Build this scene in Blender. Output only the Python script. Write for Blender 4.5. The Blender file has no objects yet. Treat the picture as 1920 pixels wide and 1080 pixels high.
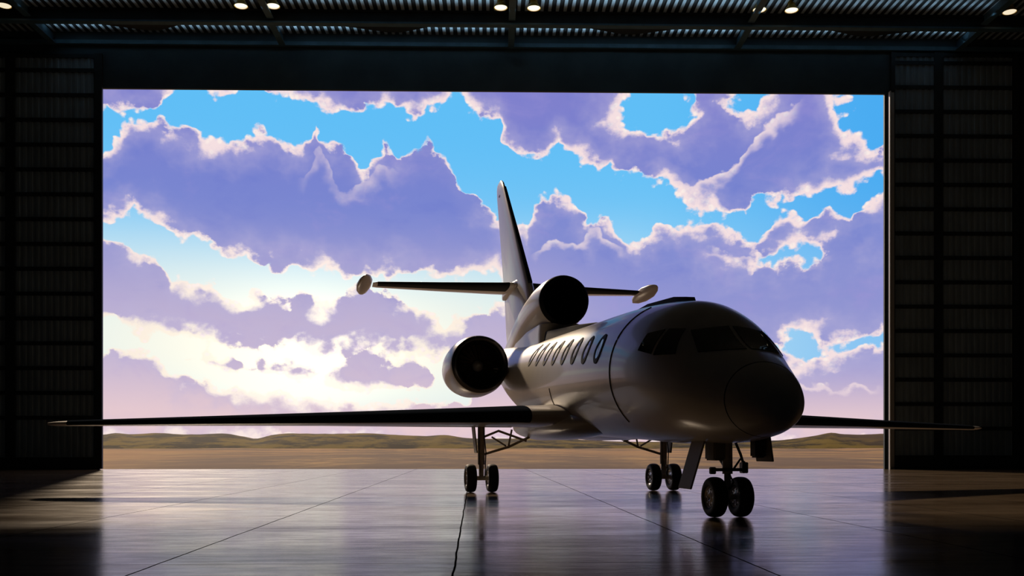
import bpy, bmesh, math, random
from mathutils import Vector, Matrix, noise as mnoise
random.seed(7)
R = math.radians
scene = bpy.context.scene
col = scene.collection

# ------------------------------------------------------------------ frame
F, YH, CH = 1750.0, 840.0, 0.88          # focal length and horizon in photo pixels, camera height
YAW = R(1.1)                              # camera looks slightly right of the hangar axis
D = 38.5                                  # distance of the door wall


def c2w(x, y):
    c, s = math.cos(-YAW), math.sin(-YAW)
    return (c * x - s * y, s * x + c * y)


def at_y(px, py, y):
    """point seen at a photo pixel, on the plane y = const of the hangar"""
    dx, dy = c2w((px - 960) / F, 1.0)
    k = y / dy
    return Vector((dx * k, y, CH + (YH - py) / F * k))


def lin(r, g, b):
    f = lambda c: (c / 12.92 if c <= .04045 else ((c + .055) / 1.055) ** 2.4)
    return (f(r / 255), f(g / 255), f(b / 255), 1)


# ------------------------------------------------------------------ node helpers
class NT:
    def __init__(self, tree):
        self.t = tree; tree.nodes.clear()

    def n(self, kind, **kw):
        nd = self.t.nodes.new(kind)
        for k, v in kw.items(): setattr(nd, k, v)
        return nd

    def put(self, sock, v):
        if isinstance(v, bpy.types.NodeSocket): self.t.links.new(v, sock)
        elif v is not None: sock.default_value = v

    def m(self, op, a, b=None, c=None, clamp=False):
        nd = self.n('ShaderNodeMath', operation=op); nd.use_clamp = clamp
        self.put(nd.inputs[0], a); self.put(nd.inputs[1], b)
        if c is not None: self.put(nd.inputs[2], c)
        return nd.outputs[0]

    def step(self, v, a, b, to0=0.0, to1=1.0):
        nd = self.n('ShaderNodeMapRange', interpolation_type='SMOOTHSTEP')
        self.put(nd.inputs['Value'], v)
        for k, x in zip(('From Min', 'From Max', 'To Min', 'To Max'), (a, b, to0, to1)): self.put(nd.inputs[k], x)
        return nd.outputs[0]

    def mix(self, f, a, b, mode='MIX'):
        nd = self.n('ShaderNodeMix', data_type='RGBA', blend_type=mode)
        self.put(nd.inputs[0], f); self.put(nd.inputs[6], a); self.put(nd.inputs[7], b)
        return nd.outputs[2]

    def noise(self, vec, scale, detail=4, rough=.55, dist=0.0, dim='3D'):
        nd = self.n('ShaderNodeTexNoise', noise_dimensions=dim)
        self.put(nd.inputs['Vector'], vec)
        nd.inputs['Scale'].default_value = scale; nd.inputs['Detail'].default_value = detail
        nd.inputs['Roughness'].default_value = rough; nd.inputs['Distortion'].default_value = dist
        return nd.outputs[0]

    def xyz(self, x, y, z=0.0):
        nd = self.n('ShaderNodeCombineXYZ')
        for i, v in enumerate((x, y, z)): self.put(nd.inputs[i], v)
        return nd.outputs[0]


def mat(name, color, rough=.5, metal=0.0, coat=0.0, spec=.5, var=0.0, scale=3.0, stretch=(1, 1, 1), bump=0.0, emit=None, estr=0.0, ior=None):
    m = bpy.data.materials.new(name); m.use_nodes = True
    t = NT(m.node_tree)
    out = t.n('ShaderNodeOutputMaterial'); p = t.n('ShaderNodeBsdfPrincipled')
    m.node_tree.links.new(p.outputs[0], out.inputs[0])
    p.inputs['Metallic'].default_value = metal; p.inputs['Roughness'].default_value = rough
    p.inputs['Coat Weight'].default_value = coat; p.inputs['Coat Roughness'].default_value = .06
    p.inputs['Specular IOR Level'].default_value = spec
    if ior: p.inputs['IOR'].default_value = ior
    tc = t.n('ShaderNodeTexCoord'); mp = t.n('ShaderNodeMapping')
    m.node_tree.links.new(tc.outputs['Object'], mp.inputs[0]); mp.inputs['Scale'].default_value = stretch
    nz = t.noise(mp.outputs[0], scale, 5)
    c = tuple(color[:3]) + (1,)
    if var:
        lo = tuple(x * (1 - var) for x in c[:3]) + (1,); hi = tuple(min(1, x * (1 + var)) for x in c[:3]) + (1,)
        t.put(p.inputs['Base Color'], t.mix(t.step(nz, .3, .7), lo, hi))
    else: p.inputs['Base Color'].default_value = c
    if bump:
        b = t.n('ShaderNodeBump'); b.inputs['Strength'].default_value = bump; b.inputs['Distance'].default_value = .01
        t.put(b.inputs['Height'], nz); m.node_tree.links.new(b.outputs[0], p.inputs['Normal'])
    if emit:
        p.inputs['Emission Color'].default_value = tuple(emit[:3]) + (1,); p.inputs['Emission Strength'].default_value = estr
    return m


M = {}
M['paint'] = mat('white gloss paint', (.69, .635, .565), .36, coat=.25, var=.03, scale=1.5)
M['matte_dark'] = mat('matte near black', (.020, .026, .038), .8, spec=0.0)  # the slat's mirrored dark hangar is put into this colour
M['chrome'] = mat('lip metal', (.10, .10, .11), .3, metal=1.0)
M['glass'] = mat('dark tinted cockpit glass', (.012, .014, .016), .05, spec=.6)
M['cabin_glass'] = mat('cabin window glass', (.30, .31, .33), .10, spec=.9)  # opaque grey: sky light seen through the cabin put into the colour
M['gasket'] = mat('black window surround', (.008, .008, .009), .7, spec=.15)
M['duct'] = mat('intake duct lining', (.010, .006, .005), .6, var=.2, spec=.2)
M['blade'] = mat('fan blade metal', (.05, .026, .020), .45, metal=.5)
M['spinner'] = mat('spinner paint', (.22, .2, .19), .35)
M['tyre'] = mat('black tyre rubber', (.014, .013, .013), .65, var=.25, scale=14, bump=.2)
M['hub'] = mat('wheel hub alloy', (.62, .60, .57), .35, metal=.5)
M['strut'] = mat('landing gear enamel', (.66, .59, .48), .4, var=.15, scale=8)
M['darkmetal'] = mat('dark gear steel', (.10, .09, .08), .45, metal=.5)
M['gearpaint'] = mat('gear door paint', (.32, .28, .21), .6)
M['orange'] = mat('red beacon', (.45, .06, .04), .3)
M['steel_dark'] = mat('dark painted steel', (.024, .034, .040), .55, var=.2, scale=2)
M['gusset'] = mat('blue black plate steel', (.012, .026, .036), .5)
M['steel_blue'] = mat('blue grey painted steel', (.075, .16, .22), .5, var=.15, scale=2)
M['sheet'] = mat('grey corrugated cladding', (.26, .345, .40), .5, var=.18, scale=1.2, stretch=(1, 1, .3))
M['roofrib_shade'] = mat('shade-toned roof rib', (.05, .065, .075), .6)  # shading of the ribs put into the colour, darker than the pans
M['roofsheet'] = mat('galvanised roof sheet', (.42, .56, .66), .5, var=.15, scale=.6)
M['wall'] = mat('dark wall cladding', (.055, .085, .10), .6, var=.15, scale=.8)
M['jamb'] = mat('pale jamb channel', (.60, .59, .55), .35)
M['lamp_yellow'] = mat('yellow lamp housing', (.62, .40, .05), .4)
M['lamp_lens'] = mat('lamp lens', (.9, .85, .75), .3, emit=(1, .86, .62), estr=.9)


# ------------------------------------------------------------------ mesh helpers
def obj(name, bm, m, parent=None, loc=None, smooth=True, angle=40):
    bmesh.ops.recalc_face_normals(bm, faces=bm.faces)
    me = bpy.data.meshes.new(name); bm.to_mesh(me); bm.free()
    o = bpy.data.objects.new(name, me); col.objects.link(o)
    for x in (m if isinstance(m, (list, tuple)) else [m]): me.materials.append(x)
    if smooth:
        for p in me.polygons: p.use_smooth = True
        me.set_sharp_from_angle(angle=R(angle))
    if parent: o.parent = parent
    if loc: o.location = loc
    return o


def empty(name, loc=(0, 0, 0), rz=0):
    o = bpy.data.objects.new(name, None); col.objects.link(o)
    o.location = loc; o.rotation_euler = (0, 0, rz); o.empty_display_size = .3
    return o


def tag(o, label, cat, group=None):
    o['label'] = label; o['category'] = cat
    if group: o['group'] = group
    return o


def structure(o):
    o['kind'] = 'structure'; return o


def add_loft(bm, rings, cap0=True, cap1=True):
    vs = [[bm.verts.new(p) for p in r] for r in rings]
    n = len(vs[0])
    for a, b in zip(vs, vs[1:]):
        for i in range(n):
            j = (i + 1) % n
            bm.faces.new((a[i], a[j], b[j], b[i]))
    if cap0: bm.faces.new(vs[0][::-1])
    if cap1: bm.faces.new(vs[-1])
    return vs


def add_box(bm, x0, x1, y0, y1, z0, z1, mx=None):
    c = [Vector((x, y, z)) for z in (z0, z1) for y in (y0, y1) for x in (x0, x1)]
    if mx: c = [mx @ p for p in c]
    v = [bm.verts.new(p) for p in c]
    for f in ((0, 2, 3, 1), (4, 5, 7, 6), (0, 1, 5, 4), (2, 6, 7, 3), (0, 4, 6, 2), (1, 3, 7, 5)):
        bm.faces.new([v[i] for i in f])


def box_bm(*a, bevel=0.0, mx=None):
    bm = bmesh.new(); add_box(bm, *a, mx=mx)
    if bevel: bmesh.ops.bevel(bm, geom=bm.edges[:], offset=bevel, segments=2, affect='EDGES')
    return bm


def add_tube(bm, pts, r, n=12):
    pts = [Vector(p) for p in pts]
    rs = r if isinstance(r, (list, tuple)) else [r] * len(pts)
    rings = []
    for i, p in enumerate(pts):
        d = (pts[min(i + 1, len(pts) - 1)] - pts[max(i - 1, 0)]).normalized()
        u = d.cross(Vector((0, 0, 1)) if abs(d.z) < .9 else Vector((1, 0, 0))).normalized(); w = d.cross(u)
        rings.append([p + rs[i] * (math.cos(a) * u + math.sin(a) * w) for a in (2 * math.pi * k / n for k in range(n))])
    add_loft(bm, rings)


def tube_bm(*a, **k):
    bm = bmesh.new(); add_tube(bm, *a, **k); return bm


def add_lathe(bm, prof, center, axis='y', n=40, cap0=False, cap1=False):
    cx, cy, cz = center
    rings = []
    for r, h in prof:
        ring = []
        for k in range(n):
            a = 2 * math.pi * k / n; c, s = r * math.cos(a), r * math.sin(a)
            ring.append(Vector({'y': (cx + c, cy + h, cz + s), 'x': (cx + h, cy + c, cz + s), 'z': (cx + c, cy + s, cz + h)}[axis]))
        rings.append(ring)
    add_loft(bm, rings, cap0, cap1)


def lathe_bm(*a, **k):
    bm = bmesh.new(); add_lathe(bm, *a, **k); return bm


def interp(table, s):
    """smooth monotone interpolation of rows (s, a, b, ...)"""
    if s <= table[0][0]: return table[0][1:]
    if s >= table[-1][0]: return table[-1][1:]
    i = max(k for k in range(len(table) - 1) if table[k][0] <= s)
    x0, x1 = table[i][0], table[i + 1][0]; h = x1 - x0; u = (s - x0) / h
    out = []
    for c in range(1, len(table[0])):
        def slope(k):
            if k == 0: return (table[1][c] - table[0][c]) / (table[1][0] - table[0][0])
            if k == len(table) - 1: return (table[-1][c] - table[-2][c]) / (table[-1][0] - table[-2][0])
            a = (table[k][c] - table[k - 1][c]) / (table[k][0] - table[k - 1][0])
            b = (table[k + 1][c] - table[k][c]) / (table[k + 1][0] - table[k][0])
            return 0 if a * b <= 0 else 2 * a * b / (a + b)
        m0, m1 = slope(i) * h, slope(i + 1) * h; p0, p1 = table[i][c], table[i + 1][c]
        out.append((2*u**3-3*u*u+1)*p0 + (u**3-2*u*u+u)*m0 + (-2*u**3+3*u*u)*p1 + (u**3-u*u)*m1)
    return out


def linear(tab, s):
    for a, b in zip(tab, tab[1:]):
        if s <= b[0]:
            u = (s - a[0]) / (b[0] - a[0]); return [p + (q - p) * u for p, q in zip(a[1:], b[1:])]
    return tab[-1][1:]


# =================================================================== THE JET
# local frame: x = to the picture's right, y = aft, z = up, origin on the floor under the nose gear
nx, ny = c2w(2.687, 11.846)
JET_ROT = R(11.31) - YAW
jet = empty('business_jet', (nx, ny, 0), JET_ROT)
tag(jet, 'white three-engined business jet parked on the glossy hangar floor, nose towards the camera', 'airplane')

#        s     ztop  zbot  halfw  zwide
FUS = [(-1.65, 1.345, 1.335, .005, 1.34),
       (-1.62, 1.47, 1.20, .15, 1.34),
       (-1.50, 1.62, 1.11, .28, 1.36),
       (-1.25, 1.80, 1.03, .43, 1.41),
       (-.90, 1.98, .98, .58, 1.48),
       (-.55, 2.15, .95, .72, 1.56),
       (-.10, 2.47, .94, .85, 1.68),
       (.30, 2.71, .94, .93, 1.80),
       (.70, 2.855, .94, .975, 1.88),
       (1.4, 2.95, .95, 1.01, 1.95),
       (2.6, 3.00, .97, 1.03, 1.98),
       (5.0, 3.00, .98, 1.03, 1.98),
       (7.0, 3.00, 1.00, 1.03, 1.98),
       (8.5, 3.00, 1.16, 1.02, 2.02),
       (9.8, 3.02, 1.48, .97, 2.15),
       (11.0, 3.08, 1.85, .87, 2.35),
       (12.2, 3.14, 2.22, .72, 2.6),
       (13.4, 3.16, 2.50, .54, 2.8),
       (14.6, 3.13, 2.66, .36, 2.9)]

FUS = [(a, b + .035 * max(0, a - 1.5), c + .028 * max(0, min(a, 8) - 1.5), d, e + .032 * max(0, a - 1.5)) for a, b, c, d, e in FUS]   # sits slightly nose-down

def fus_pt(s, a, off=0.0):
    zt, zb, hw, zw = interp(FUS, s)
    c, sn = math.cos(a), math.sin(a)
    return Vector((( hw + off) * c, s, zw + ((zt - zw if sn > 0 else zw - zb) + off) * sn))


def fus_in(t, s, z):
    if s <= FUS[0][0]: return False
    zt, zb, hw, zw = interp(FUS, s)
    rz = zt - zw if z > zw else zw - zb
    return (t / hw) ** 2 + ((z - zw) / rz) ** 2 <= 1


def fus_normal(s, a):
    e = .01
    du = fus_pt(s + e, a) - fus_pt(s - e, a); dv = fus_pt(s, a + e) - fus_pt(s, a - e)
    n = dv.cross(du); n.normalize()
    c = Vector((0, s, interp(FUS, s)[3]))
    return n if n.dot(fus_pt(s, a) - c) > 0 else -n


def solve_s(t, z):      # first s at which the skin is met coming from the front
    lo, hi = -1.65, 2.5
    for _ in range(50):
        mid = (lo + hi) / 2
        if fus_in(t, mid, z): hi = mid
        else: lo = mid
    return hi


def ang(s, z, side):    # section angle at height z
    zt, zb, hw, zw = interp(FUS, s)
    rz = zt - zw if z > zw else zw - zb
    a = math.asin(max(-1, min(1, (z - zw) / rz)))
    return a if side > 0 else math.pi - a


def skin(s, z, side, off=0.0):
    a = ang(s, z, side)
    return fus_pt(s, a) + off * fus_normal(s, a)


ss = [-1.65 + .0008, -1.645, -1.63, -1.6, -1.56, -1.5] + [-1.4 + .1 * i for i in range(38)] + [2.6 + .4 * i for i in range(31)]
NSEG = 72
bm = bmesh.new()
add_loft(bm, [[fus_pt(s, 2 * math.pi * k / NSEG) for k in range(NSEG)] for s in ss])
fuselage = obj('fuselage', bm, M['paint'], jet, angle=60)

# tail cone exhaust of the centre engine
obj('tail_exhaust', lathe_bm([(.20, 14.9), (.235, 14.95), (.255, 14.7), (.30, 14.35), (.33, 14.2)], (0, 0, 2.9), cap0=True), M['chrome'], jet)


# ---- cockpit glazing : patches that follow the skin
def front_pane(tz, name='windscreen_pane'):
    """tz: four corners (t,z) bottom-in, bottom-out, top-out, top-in"""
    nu, nv = 12, 8
    P = []
    for j in range(nv + 1):
        row = []
        for i in range(nu + 1):
            u, v = i / nu, j / nv
            b = Vector(tz[0]).lerp(Vector(tz[1]), u); t_ = Vector(tz[3]).lerp(Vector(tz[2]), u)
            q = b.lerp(t_, v); s = solve_s(q.x, q.y)
            zw = interp(FUS, s)[3]
            a = ang(s, q.y, 1 if q.x >= 0 else -1)
            n = fus_normal(s, a)
            row.append((Vector((q.x, s, q.y)), n))
        P.append(row)
    bm = bmesh.new()
    top = [[bm.verts.new(p + .010 * n) for p, n in r] for r in P]; bot = [[bm.verts.new(p - .012 * n) for p, n in r] for r in P]
    for j in range(nv):
        for i in range(nu):
            bm.faces.new((top[j][i], top[j][i+1], top[j+1][i+1], top[j+1][i])); bm.faces.new((bot[j][i], bot[j+1][i], bot[j+1][i+1], bot[j][i+1]))
    edge = [(0, i) for i in range(nu)] + [(j, nu) for j in range(nv)] + [(nv, i) for i in range(nu, 0, -1)] + [(j, 0) for j in range(nv, 0, -1)]
    for k in range(len(edge)):
        a, b = edge[k], edge[(k + 1) % len(edge)]
        bm.faces.new((top[a[0]][a[1]], bot[a[0]][a[1]], bot[b[0]][b[1]], top[b[0]][b[1]]))
    return obj(name, bm, M['glass'], jet)


def side_pane(sz, side, name='cockpit_side_window'):
    nu, nv = 8, 6
    bm = bmesh.new(); rows = []
    for off in (.010, -.012):
        rows.append([[bm.verts.new(skin(*(Vector(sz[0]).lerp(Vector(sz[1]), i / nu).lerp(Vector(sz[3]).lerp(Vector(sz[2]), i / nu), j / nv)), side, off)) for i in range(nu + 1)] for j in range(nv + 1)])
    top, bot = rows
    for j in range(nv):
        for i in range(nu):
            bm.faces.new((top[j][i], top[j][i+1], top[j+1][i+1], top[j+1][i])); bm.faces.new((bot[j][i], bot[j+1][i], bot[j+1][i+1], bot[j][i+1]))
    edge = [(0, i) for i in range(nu)] + [(j, nu) for j in range(nv)] + [(nv, i) for i in range(nu, 0, -1)] + [(j, 0) for j in range(nv, 0, -1)]
    for k in range(len(edge)):
        a, b = edge[k], edge[(k + 1) % len(edge)]
        bm.faces.new((top[a[0]][a[1]], bot[a[0]][a[1]], bot[b[0]][b[1]], top[b[0]][b[1]]))
    return obj(name, bm, M['glass'], jet)


for sd in (-1, 1):
    front_pane([(.03 * sd, 2.06), (.53 * sd, 2.04), (.48 * sd, 2.35), (.03 * sd, 2.40)])
    side_pane([(-.18, 2.04), (.20, 2.06), (.20, 2.40), (.00, 2.38)], sd)
    side_pane([(.26, 2.08), (.62, 2.16), (.56, 2.38), (.26, 2.40)], sd)


# ---- cabin windows
def oval(s0, z0, rs, rz, side, off, n=28):
    return [skin(s0 + rs * math.cos(a) , z0 + rz * math.sin(a), side, off) for a in (2 * math.pi * k / n for k in range(n))]


for sd in (-1, 1):
    for k in range(8):
        s0 = 2.28 + .70 * k; z0 = 2.355 + .055 * k
        bm = bmesh.new()
        add_loft(bm, [oval(s0, z0, .115, .148, sd, -.02), oval(s0, z0, .115, .148, sd, -.02 + .03)
                      , oval(s0, z0, .17, .222, sd, .010), oval(s0, z0, .17, .222, sd, -.02)], False, False)
        fr = obj('cabin_window', bm, M['gasket'], jet)
        bm = bmesh.new(); add_loft(bm, [oval(s0, z0, .12, .155, sd, -.015), oval(s0, z0, .12, .155, sd, .006)])
        obj('pane', bm, M['cabin_glass'], fr)


# ---- seams, door outline, radome seam
def skin_line(pts, r, name, m=M['gasket']):
    bm = bmesh.new(); add_tube(bm, pts, r, 6); return obj(name, bm, m, jet)


def dense(pts, n=14):
    out = []
    for a, b in zip(pts, pts[1:]):
        out += [(a[0] + (b[0] - a[0]) * k / n, a[1] + (b[1] - a[1]) * k / n) for k in range(n)]
    return out + [pts[-1]]


for sd in (-1,):
    skin_line([skin(s, z, sd, .001) for s, z in dense([(1.55, 2.88), (1.58, 2.4), (1.60, 1.7), (1.60, 1.25)])], .011, 'door_seam')
    skin_line([skin(s, z, sd, .001) for s, z in dense([(5.2, 1.95), (5.2, 1.55)])], .009, 'panel_seam')
bm = bmesh.new()
add_loft(bm, [[fus_pt(s, 2 * math.pi * k / NSEG, o) for k in range(NSEG)] for s, o in ((-1.122, -.01), (-1.122, .0015), (-1.110, .0015), (-1.110, -.01))], False, False)
obj('radome_seam', bm, M['gasket'], jet)

# antenna plates on the spine
bm = bmesh.new()
add_loft(bm, [[Vector((t * w, s, z)) for t, z in ((-1, interp(FUS, s)[0] - .06), (-.9, interp(FUS, s)[0] + h), (.9, interp(FUS, s)[0] + h), (1, interp(FUS, s)[0] - .06))]
              for s, w, h in ((.95, .02, .0), (1.1, .07, .055), (1.5, .10, .075), (2.6, .10, .06), (3.2, .06, .03), (3.5, .02, .0))])
obj('roof_antenna', bm, M['gasket'], jet)
bm = bmesh.new()
add_loft(bm, [[Vector((t * w, s, z)) for t, z in ((-1, 3.0), (-.85, interp(FUS, s)[0] - .02 + h * .7), (-.4, interp(FUS, s)[0] - .02 + h), (.4, interp(FUS, s)[0] - .02 + h), (.85, interp(FUS, s)[0] - .02 + h * .7), (1, 3.0))]
              for s, w, h in ((5.0, .03, .01), (5.5, .16, .08), (6.5, .34, .13), (7.8, .46, .17), (8.4, .46, .20))])
obj('dorsal_fairing', bm, M['gasket'], jet)


# ---- engines
def nacelle(sd):
    c = (1.62 * sd, 9.1, 2.72)
    out = [(.50, .28), (.50, .12), (.525, .03), (.565, 0), (.60, .03), (.64, .15), (.675, .45), (.685, .95), (.66, 1.5), (.60, 2.05), (.52, 2.5), (.47, 2.75), (.45, 2.72), (.44, 2.2)]
    e = obj('engine_nacelle', lathe_bm(out, c, n=56), M['paint'], jet)
    obj('intake_lip', lathe_bm([(.498, .16), (.496, .10), (.522, .022), (.565, -.009), (.604, .022), (.628, .085), (.63, .088), (.60, .09)], c, n=56), M['chrome'], e)
    obj('intake_duct', lathe_bm([(.503, .10), (.495, .3), (.48, .62), (.2, .66)], c, n=56, cap1=True), M['duct'], e)
    bm = bmesh.new()
    for k in range(22):
        a = 2 * math.pi * k / 22
        mx = Matrix.Translation(Vector(c) + Vector((0, .48, 0))) @ Matrix.Rotation(a, 4, 'Y')
        rows = [(.13, .05, -.035), (.3, .062, -.055), (.47, .066, -.075)]
        vs = []
        for r, w, d in rows:
            vs.append([bm.verts.new(mx @ Vector((x, y, r))) for x, y in ((-w, -d), (0, -.006), (w, d), (0, .006))])
        for A, B in zip(vs, vs[1:]):
            for i in range(4): bm.faces.new((A[i], A[(i+1) % 4], B[(i+1) % 4], B[i]))
        bm.faces.new(vs[0]); bm.faces.new(vs[-1][::-1])
    obj('fan', bm, M['blade'], e)
    obj('spinner', lathe_bm([(.004, .26), (.05, .29), (.10, .36), (.13, .44), (.135, .56)], c, n=24, cap0=True, cap1=True), M['spinner'], e)
    obj('exhaust_cone', lathe_bm([(.44, 2.3), (.40, 2.6), (.36, 3.0), (.33, 3.02), (.30, 2.6)], c, n=40, cap1=True), M['matte_dark'], e)
    # pylon
    bm = bmesh.new(); rings = []
    for x in (.80, 1.25):
        rings.append([Vector((x * sd, 9.55 + 2.0 * (y if x < 1 else y), 2.66 + .13 * z)) for y, z in ((0, 0), (.06, .5), (.2, .9), (.5, 1), (.8, .6), (1, 0), (.8, -.6), (.5, -1), (.2, -.9), (.06, -.5))])
    add_loft(bm, rings); obj('engine_pylon', bm, M['paint'], jet)


nacelle(-1); nacelle(1)

# centre engine intake and its fairing running back into the fin
bm = bmesh.new(); nS = 48
SD = [  # s, centre z, half width, half height
    (9.0, 3.92, .42, .42), (8.5, 3.96, .465, .465), (8.15, 4.0, .475, .475), (8.0, 4.0, .476, .476), (7.965, 4.0, .485, .485), (8.0, 4.0, .515, .515), (8.15, 4.0, .545, .545), (8.5, 3.99, .575, .575), (9.1, 3.95, .585, .585),
    (10.0, 3.85, .56, .58), (11.0, 3.70, .50, .60), (12.0, 3.52, .42, .60), (13.0, 3.35, .33, .55), (14.3, 3.15, .22, .42)]
add_loft(bm, [[Vector((hw * math.cos(a), s, z + hh * math.sin(a))) for a in (2 * math.pi * k / nS for k in range(nS))] for s, z, hw, hh in SD], False, True)
intake = obj('centre_intake', bm, M['paint'], jet)
obj('intake_lip', lathe_bm([(.452, .19), (.452, .05), (.484, -.008), (.518, .03), (.540, .12), (.542, .125), (.51, .13)], (0, 7.965, 4.0), n=48), M['gasket'], intake)
obj('intake_duct', lathe_bm([(.446, .15), (.42, .5), (.36, .9), (.1, .93)], (0, 7.965, 3.995), n=48, cap1=True), M['duct'], intake)
# pedestal between intake and spine
bm = bmesh.new()
def ped(z, s0, s1, hw):
    pts = []
    for k in range(12):
        a = math.pi / 2 + math.pi * k / 11
        pts.append(Vector((hw * math.sin(a - math.pi / 2 + math.pi / 2) * 0 + hw * math.cos(math.pi * k / 11), s0 + .45 * (1 - math.sin(math.pi * k / 11)), z)))
    pts += [Vector((-hw * .9, (s0 + s1) / 2, z)), Vector((-hw * .3, s1, z)), Vector((hw * .3, s1, z)), Vector((hw * .9, (s0 + s1) / 2, z))]
    return pts
add_loft(bm, [ped(z, s0, s1, hw) for z, s0, s1, hw in ((2.8, 7.7, 14.2, .62), (3.1, 7.85, 14.2, .53), (3.3, 7.95, 14.2, .50), (3.52, 8.0, 14.2, .47))])
obj('intake_pedestal', bm, M['paint'], jet)


# ---- lifting surfaces
def airfoil(th, camber=.0, n=14):
    up, lo = [], []
    for k in range(n + 1):
        x = .5 * (1 - math.cos(math.pi * k / n))
        y = 5 * th * (.2969 * math.sqrt(x) - .126 * x - .3516 * x * x + .2843 * x ** 3 - .1015 * x ** 4) + .0008
        cz = camber * 4 * x * (1 - x)
        up.append((x, cz + y)); lo.append((x, cz - y))
    return up + lo[-2:0:-1] if False else up + lo[::-1][:-1]


def sections(secs, vertical=False, n=14, x0=0.0, x1=1.0):
    """secs: (span, s_LE, z, chord, thickness ratio, camber)"""
    rings = []
    for sp, le, z, ch, th, cb in secs:
        ring = []
        for x, y in airfoil(th, cb, n):
            ring.append(Vector((y * ch, le + x * ch, sp)) if vertical else Vector((sp, le + x * ch, z + y * ch)))
        rings.append(ring)
    return rings


for sd in (-1, 1):
    secs = [(.70, 4.35, 1.44, 4.1, .105, .006), (1.02, 4.50, 1.44, 3.9, .105, .006), (1.6, 4.74, 1.44, 3.55, .105, .006), (3.2, 5.38, 1.425, 2.85, .105, .006), (6.5, 6.70, 1.39, 1.95, .10, .006), (9.6, 7.94, 1.355, 1.14, .095, .006), (10.05, 8.14, 1.35, .98, .09, .0), (10.22, 8.32, 1.35, .76, .08, 0), (10.29, 8.6, 1.35, .42, .06, 0)]
    secs = [(sp * sd, *r) for sp, *r in secs]
    bm = bmesh.new(); add_loft(bm, sections(secs, n=22))
    w = obj('wing', bm, M['paint'], jet, angle=50)
    # slat : dark strip hugging the leading edge, mirrored dark hangar put into its colour
    bm = bmesh.new(); rings = []
    for i in range(13):
        sp = (1.45, 1.6, 2.4, 3.2, 4, 4.8, 5.6, 6.5, 7.3, 8.1, 8.9, 9.6, 9.8)[i]
        tab = [(abs(a[0]),) + tuple(a[1:]) for a in secs]
        le, z, ch, th, cb = linear(tab, sp)
        af = airfoil(th, cb, 22); nn = 22
        up = [p for p in af[:nn + 1] if p[0] <= .42]; lo = [p for p in af[nn + 1:] if p[0] <= .075]
        loop = lo + up                     # lower rear -> nose -> upper rear
        outer = [Vector((sp * sd, le + x * ch - .012 * (1 - x * 5), z + y * ch * 1.0 + (.007 if y > 0 else -.007))) for x, y in loop]
        inner = [Vector((sp * sd, le + x * ch + .02, z + y * ch * .9)) for x, y in loop[::-1]]
        rings.append(outer + inner)
    add_loft(bm, rings); obj('slat', bm, M['matte_dark'], w)
    obj('flap_seam', tube_bm([(1.3 * sd, 7.25, 1.30), (6.0 * sd, 7.95, 1.335)], .012, n=6), M['gasket'], w)
    # belly-to-wing fillet
    bm = bmesh.new()
    add_loft(bm, [[Vector((sd * (c_ + w_ * math.cos(a)), s, 1.32 + h_ * math.sin(a))) for a in (2 * math.pi * q / 24 for q in range(24))]
                  for s, c_, w_, h_ in ((3.4, .25, .25, .12), (3.8, .32, .36, .18), (4.2, .42, .44, .22), (4.7, .48, .52, .26), (5.5, .55, .58, .29), (7.5, .55, .62, .29), (8.6, .45, .55, .24), (9.4, .3, .3, .1))])
    obj('wing_fillet', bm, M['paint'], jet, angle=60)

# fin
bm = bmesh.new()
add_loft(bm, sections([(3.1, 10.2, 0, 4.0, .12, 0), (4.1, 10.65, 0, 3.85, .11, 0), (4.95, 11.40, 0, 3.30, .105, 0), (6.6, 13.05, 0, 2.25, .10, 0), (8.2, 14.68, 0, 1.24, .105, 0), (8.45, 14.98, 0, .98, .10, 0), (8.56, 15.22, 0, .68, .07, 0)], True, n=20))
fin = obj('fin', bm, M['paint'], jet, angle=50)
obj('fin_leading_edge', tube_bm([(0, 11.395, 4.97), (0, 13.045, 6.62), (0, 14.665, 8.21)], [.055, .045, .03], n=10), M['matte_dark'], fin)  # dark strip along the front edge of the fin
bm = bmesh.new()
add_box(bm, -.075, -.03, 15.15, 15.3, 8.08, 8.12); add_box(bm, .03, .075, 15.15, 15.3, 8.08, 8.12); obj('fin_light', bm, M['orange'], fin)
# root bullet where the tailplane crosses the fin
bm = bmesh.new(); add_loft(bm, [[Vector((w_ * math.cos(a), s, 5.09 + w_ * .8 * math.sin(a))) for a in (2 * math.pi * q / 20 for q in range(20))] for s, w_ in ((12.0, .1), (12.3, .2), (13.0, .235), (14.2, .18), (14.9, .05))])
obj('tail_bullet', bm, M['paint'], fin)

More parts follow.
